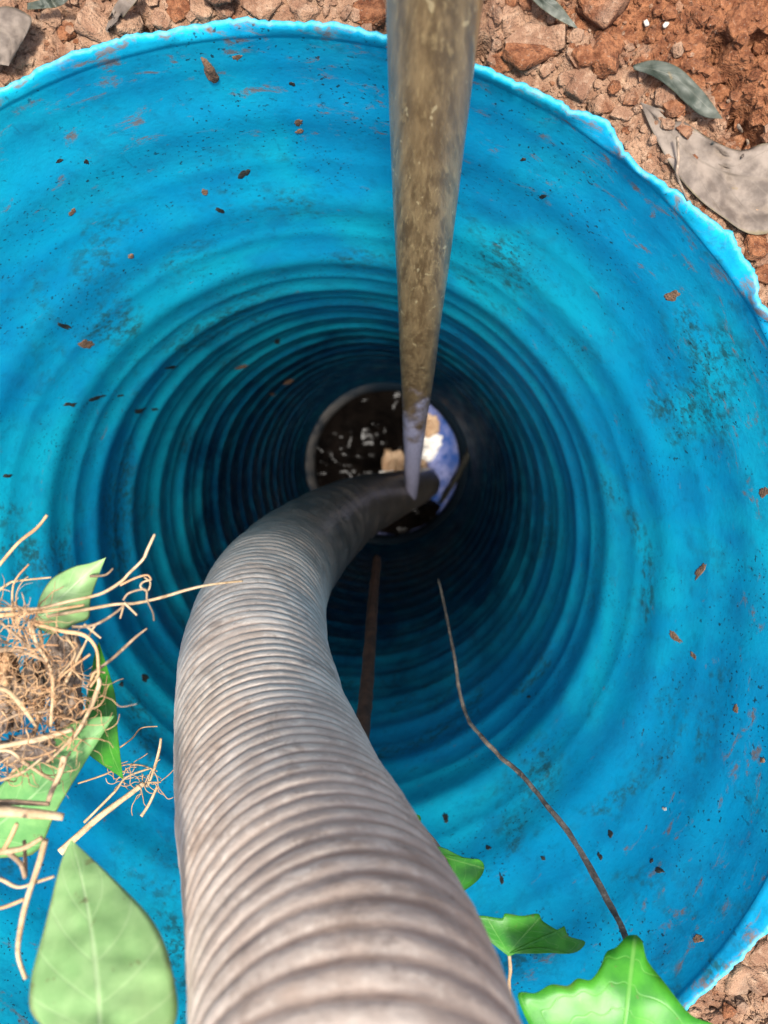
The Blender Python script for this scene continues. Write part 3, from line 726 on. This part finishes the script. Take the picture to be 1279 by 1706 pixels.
# ------------------------------------------------------------------ clump of dry roots at the left
rc = empty('root_clump', P(40, 1180, .40), 'tangled clump of dry tan roots and twigs at the left edge', 'roots')
stems = [  # pixel paths with depth, radius in mm
    ([(-60, 1010, .36), (0, 940, .36), (30, 905, .36), (60, 880, .358), (78, 858, .357)], 1.1), ([(-40, 1010, .37), (10, 975, .37), (28, 968, .37), (85, 962, .37)], .8),
    ([(22, 1040, .365), (22, 975, .365), (48, 940, .365)], .7), ([(150, 960, .38), (175, 958, .38), (188, 947, .38)], .8),
    ([(-60, 1020, .35), (20, 1014, .35), (60, 1014, .35), (110, 1003, .35), (165, 990, .352), (200, 970, .353), (215, 955, .354), (238, 932, .355), (246, 915, .356), (258, 890, .357)], 1.0),
    ([(-60, 1030, .355), (60, 1020, .352), (140, 1008, .352)], 1.3), ([(200, 975, .352), (225, 963, .352), (245, 958, .352), (252, 966, .352)], .6),
    ([(252, 966, .352), (238, 970, .351), (234, 978, .35), (246, 984, .351), (250, 970, .352), (240, 962, .353)], .5), ([(205, 1000, .35), (215, 988, .35), (242, 982, .35), (245, 1000, .35), (254, 1020, .352), (256, 1034, .353)], .55),
    ([(120, 1045, .35), (160, 1040, .35), (200, 1015, .35), (207, 1004, .35)], .9), ([(207, 1004, .35), (200, 1030, .352)], .8), ([(207, 1004, .35), (228, 1025, .35)], .8),
    ([(105, 1145, .355), (125, 1105, .352), (150, 1055, .35), (160, 1040, .35)], .8), ([(150, 1125, .36), (188, 1096, .36), (225, 1062, .36), (245, 1047, .36)], .9),
    ([(140, 1040, .35), (168, 1063, .35)], .7), ([(55, 1038, .345), (100, 1050, .345), (140, 1058, .345), (160, 1080, .345), (163, 1110, .345), (163, 1125, .348), (150, 1145, .35)], 1.1),
    ([(0, 1035, .345), (30, 1062, .345), (70, 1098, .347)], .8), ([(-40, 1085, .345), (20, 1082, .345), (50, 1090, .345), (82, 1105, .345)], 1.5), ([(50, 1035, .345), (60, 1070, .345), (80, 1105, .345), (88, 1140, .345), (85, 1210, .345)], 1.2),
    ([(-30, 1145, .34), (10, 1150, .34), (40, 1180, .34), (60, 1210, .342)], 1.4), ([(160, 1125, .35), (165, 1140, .35), (150, 1180, .35), (128, 1220, .35), (95, 1255, .35), (78, 1270, .35)], 1.3),
    ([(150, 1140, .352), (158, 1120, .352), (175, 1121, .354)], .8), ([(-60, 1255, .335), (20, 1240, .335), (70, 1230, .337), (120, 1215, .34)], 1.8),
    ([(-60, 1262, .335), (10, 1250, .335), (40, 1270, .335), (70, 1290, .335), (100, 1305, .336)], 1.1), ([(108, 1260, .335), (100, 1290, .332), (85, 1320, .33), (78, 1340, .33)], 1.6),
    ([(-60, 1355, .31), (0, 1353, .31), (60, 1356, .31), (105, 1362, .312)], 2.8), ([(-60, 1335, .315), (10, 1336, .315), (82, 1340, .315)], 1.5),
    ([(-60, 1420, .30), (5, 1418, .30), (40, 1412, .30), (70, 1395, .302)], 1.6), ([(5, 1418, .30), (20, 1390, .30), (28, 1372, .30)], 1.2),
    ([(14, 1420, .30), (35, 1440, .30), (42, 1460, .30), (40, 1400, .31)], 1.2), ([(75, 1400, .30), (65, 1440, .30), (48, 1490, .295), (35, 1545, .29), (30, 1590, .288), (42, 1630, .288)], 1.5),
    ([(-40, 1460, .30), (0, 1465, .30), (30, 1478, .30), (60, 1470, .30), (90, 1460, .30)], .9), ([(-30, 1515, .30), (5, 1512, .30), (40, 1498, .30)], 1.0),
    ([(110, 1060, .35), (125, 1090, .35), (95, 1130, .35)], .7), ([(30, 1140, .35), (70, 1155, .35), (110, 1120, .348), (150, 1090, .35)], .8),
    ([(-20, 1215, .345), (30, 1190, .345), (75, 1185, .345), (105, 1165, .347)], .9), ([(0, 1300, .33), (40, 1285, .33), (70, 1262, .332)], .9)]
for pix, rm in stems:
    part_tube('twig', pix, lambda t, rm=rm: rm*.001*(1-.35*t)*.92, (M_straw, M_straw, M_root, M_brown)[int(pix[0][1]*7+pix[1][0]) % 4], rc, 7, .55, 5)
# fine rootlets, uncountable
mb = MB(); rng = random.Random(3)
for q in range(330):
    cxp, cyp, sp = rng.choice([(20, 1150, 60), (90, 1130, 45), (50, 1060, 40), (60, 1200, 45), (110, 1170, 40), (10, 1260, 40), (35, 1045, 25), (95, 1240, 35), (0, 1110, 40)])
    x, y, d = cxp+rng.gauss(0, sp*.6), cyp+rng.gauss(0, sp*.6), .352+rng.gauss(0, .012); an = rng.uniform(0, 6.28); pl = []
    for k in range(rng.randint(4, 8)):
        pl.append(P(x, y, d)); an += rng.gauss(0, .55); x += math.cos(an)*rng.uniform(7, 17); y += math.sin(an)*rng.uniform(7, 17); d += rng.gauss(0, .003)
    r0 = rng.uniform(.00018, .00050); mb.tube(smoothpath(pl, 3), lambda t, r0=r0: r0*(1-.6*t), 4)
link('rootlets', mb.mesh(), M_root, rc, kind='stuff')
def bark(px, py, d, s, seed, mat=None):
    V = []; F = []; n = 14
    for j in range(n+1):
        for i in range(n+1):
            u = -1+2*i/n; v = -1+2*j/n; rr = 1+.35*mn.noise(Vector((u*2+seed, v*2, seed)))
            x = px+u*s[0]*rr*(1-.4*v*v); y = py+v*s[1]*rr
            V.append(P(x, y, d+.010*u*u+.008*mn.noise(Vector((u*1.7, v*1.7, seed)))+.004*mn.noise(Vector((u*5, v*5, seed)))))
    for j in range(n):
        for i in range(n): F.append((j*(n+1)+i, j*(n+1)+i+1, (j+1)*(n+1)+i+1, (j+1)*(n+1)+i))
    o = link('bark_flake', mesh(V, F), mat or M_bark, rc); sm = o.modifiers.new('t', 'SOLIDIFY'); sm.thickness = .0008
bark(105, 1110, .362, (32, 52), 1.); bark(55, 1140, .365, (20, 40), 5.); bark(60, 1250, .36, (75, 26), 9.); bark(115, 1200, .365, (24, 60), 13.)
bark(12, 1160, .365, (28, 60), 17.); bark(5, 1110, .362, (22, 30), 21., M_root)
# pale straw reaching to the hose, and the tuft under the hose's left flank
tubething('grass_straw', [(60, 1030, .375), (140, 1016, .375), (190, 1007, .372), (225, 1005, .37), (270, 995, .372), (310, 983, .378), (350, 974, .386), (404, 968, .40)], lambda t: .0010-.0004*t, M_straw,
          'single pale straw stretching from the root clump to the hose', 'straw', 7, .2)
tf = empty('root_tuft', P(230, 1300, .44), 'small tuft of thin roots against the left side of the hose', 'roots')
for pix, rm in (([(100, 1420, .42), (160, 1365, .43), (200, 1335, .435), (240, 1305, .44)], 2.2), ([(140, 1370, .43), (190, 1320, .435), (210, 1295, .44), (250, 1280, .445)], .9),
                ([(130, 1305, .46), (175, 1290, .46), (205, 1275, .455), (235, 1275, .45), (262, 1285, .45)], .6), ([(245, 1310, .445), (255, 1285, .445), (265, 1250, .45), (268, 1230, .45)], 1.2),
                ([(200, 1245, .45), (220, 1230, .45), (235, 1213, .45), (262, 1210, .452)], .5), ([(235, 1360, .43), (248, 1340, .435), (262, 1310, .44)], 1.1)):
    part_tube('root', pix, lambda t, rm=rm: rm*.001*(1-.35*t), M_straw if rm > .7 else M_root, tf, 7, .35)
mb = MB()
for q in range(24):
    x, y, d = 230+rng.gauss(0, 16), 1295+rng.gauss(0, 14), .443+rng.gauss(0, .006); an = rng.uniform(0, 6.28); pl = []
    for k in range(6):
        pl.append(P(x, y, d)); an += rng.gauss(0, .6); x += math.cos(an)*9; y += math.sin(an)*9
    mb.tube(smoothpath(pl, 3), .00028, 4)
link('rootlets', mb.mesh(), M_root, tf, kind='stuff')

# ------------------------------------------------------------------ fallen leaves and twigs on the soil
def gd(px, py, up=.006):
    d = H
    for _ in range(6): p = P(px, py, d); d = H-soil_z(p.x, p.y)
    return d-up
def ground_leaf(left, mid, right, mat, label, up=.006, curl=.0):
    b0, b1 = mid[0], mid[-1]
    o = leaf('dead_leaf', left, mid, right, (gd(*b0, up), gd(*b1, up)), mat, None, curl=curl, bend=.006, wav=.003, drape=up)
    o['label'] = label; o['category'] = 'dead leaf'; o['group'] = 'dead leaves on the soil'
ground_leaf([(1066, 170), (1120, 190), (1190, 235), (1235, 250), (1290, 240), (1380, 300)], [(1066, 170), (1110, 215), (1150, 255), (1200, 285), (1260, 297), (1380, 300)],
            [(1066, 170), (1092, 230), (1135, 300), (1195, 355), (1275, 390), (1380, 300)], M_dead, 'large greyish tan dead leaf half buried beside the rim, upper right', .0020)
ground_leaf([(1055, 108), (1090, 100), (1130, 112), (1165, 145), (1185, 170), (1204, 198)], [(1055, 112), (1090, 116), (1125, 130), (1155, 155), (1180, 180), (1204, 198)],
            [(1055, 116), (1085, 126), (1115, 146), (1140, 170), (1170, 194), (1204, 198)], M_deadg, 'narrow dark green-grey dead leaf on the soil, upper right', .010, .05)
ground_leaf([(-60, 40), (-20, 20), (10, 10), (40, 20), (52, 40), (14, 110)], [(-60, 70), (-30, 60), (-5, 50), (15, 60), (20, 85), (14, 110)], [(-60, 110), (-40, 115), (-20, 110), (-8, 108), (2, 108), (14, 110)], M_dead,
            'curled whitish grey dead leaf in the top left corner', .014, .06)
ground_leaf([(45, 5), (75, -2), (100, -6), (116, -2)], [(45, 10), (75, 6), (100, 2), (116, -2)], [(45, 16), (75, 14), (100, 10), (116, -2)], M_deadg, 'thin grey-green blade at the top left edge', .012)
ground_leaf([(175, 50), (190, 10), (215, -20), (235, -40)], [(178, 52), (200, 15), (225, -15), (235, -40)], [(182, 54), (212, 20), (232, -8), (235, -40)], M_dead, 'pale folded dead leaf at the top edge, left of centre', .010)
ground_leaf([(895, -30), (910, -8), (930, 5), (965, 50)], [(880, -30), (905, 0), (930, 18), (965, 50)], [(870, -20), (895, 8), (925, 30), (965, 50)], M_deadg, 'grey-green dead leaf at the top edge, right of the pole', .008)
def gtwig(pix, r, label):
    path = smoothpath([P(x, y, gd(x, y, .0095)) for x, y in pix], 6)
    link('dry_twig', MB().tube(path, lambda t: r*(1-.4*t), 7, .4).mesh(), M_twig, label=label, cat='twig', group='twigs on the soil')
gtwig([(1230, 210), (1238, 225), (1246, 240), (1236, 262)], .0011, 'short dark forked twig on the dead leaf, right edge')
gtwig([(1128, 228), (1130, 262), (1128, 290), (1138, 318), (1146, 335)], .0008, 'thin dark root crossing the soil beside the rim, upper right')
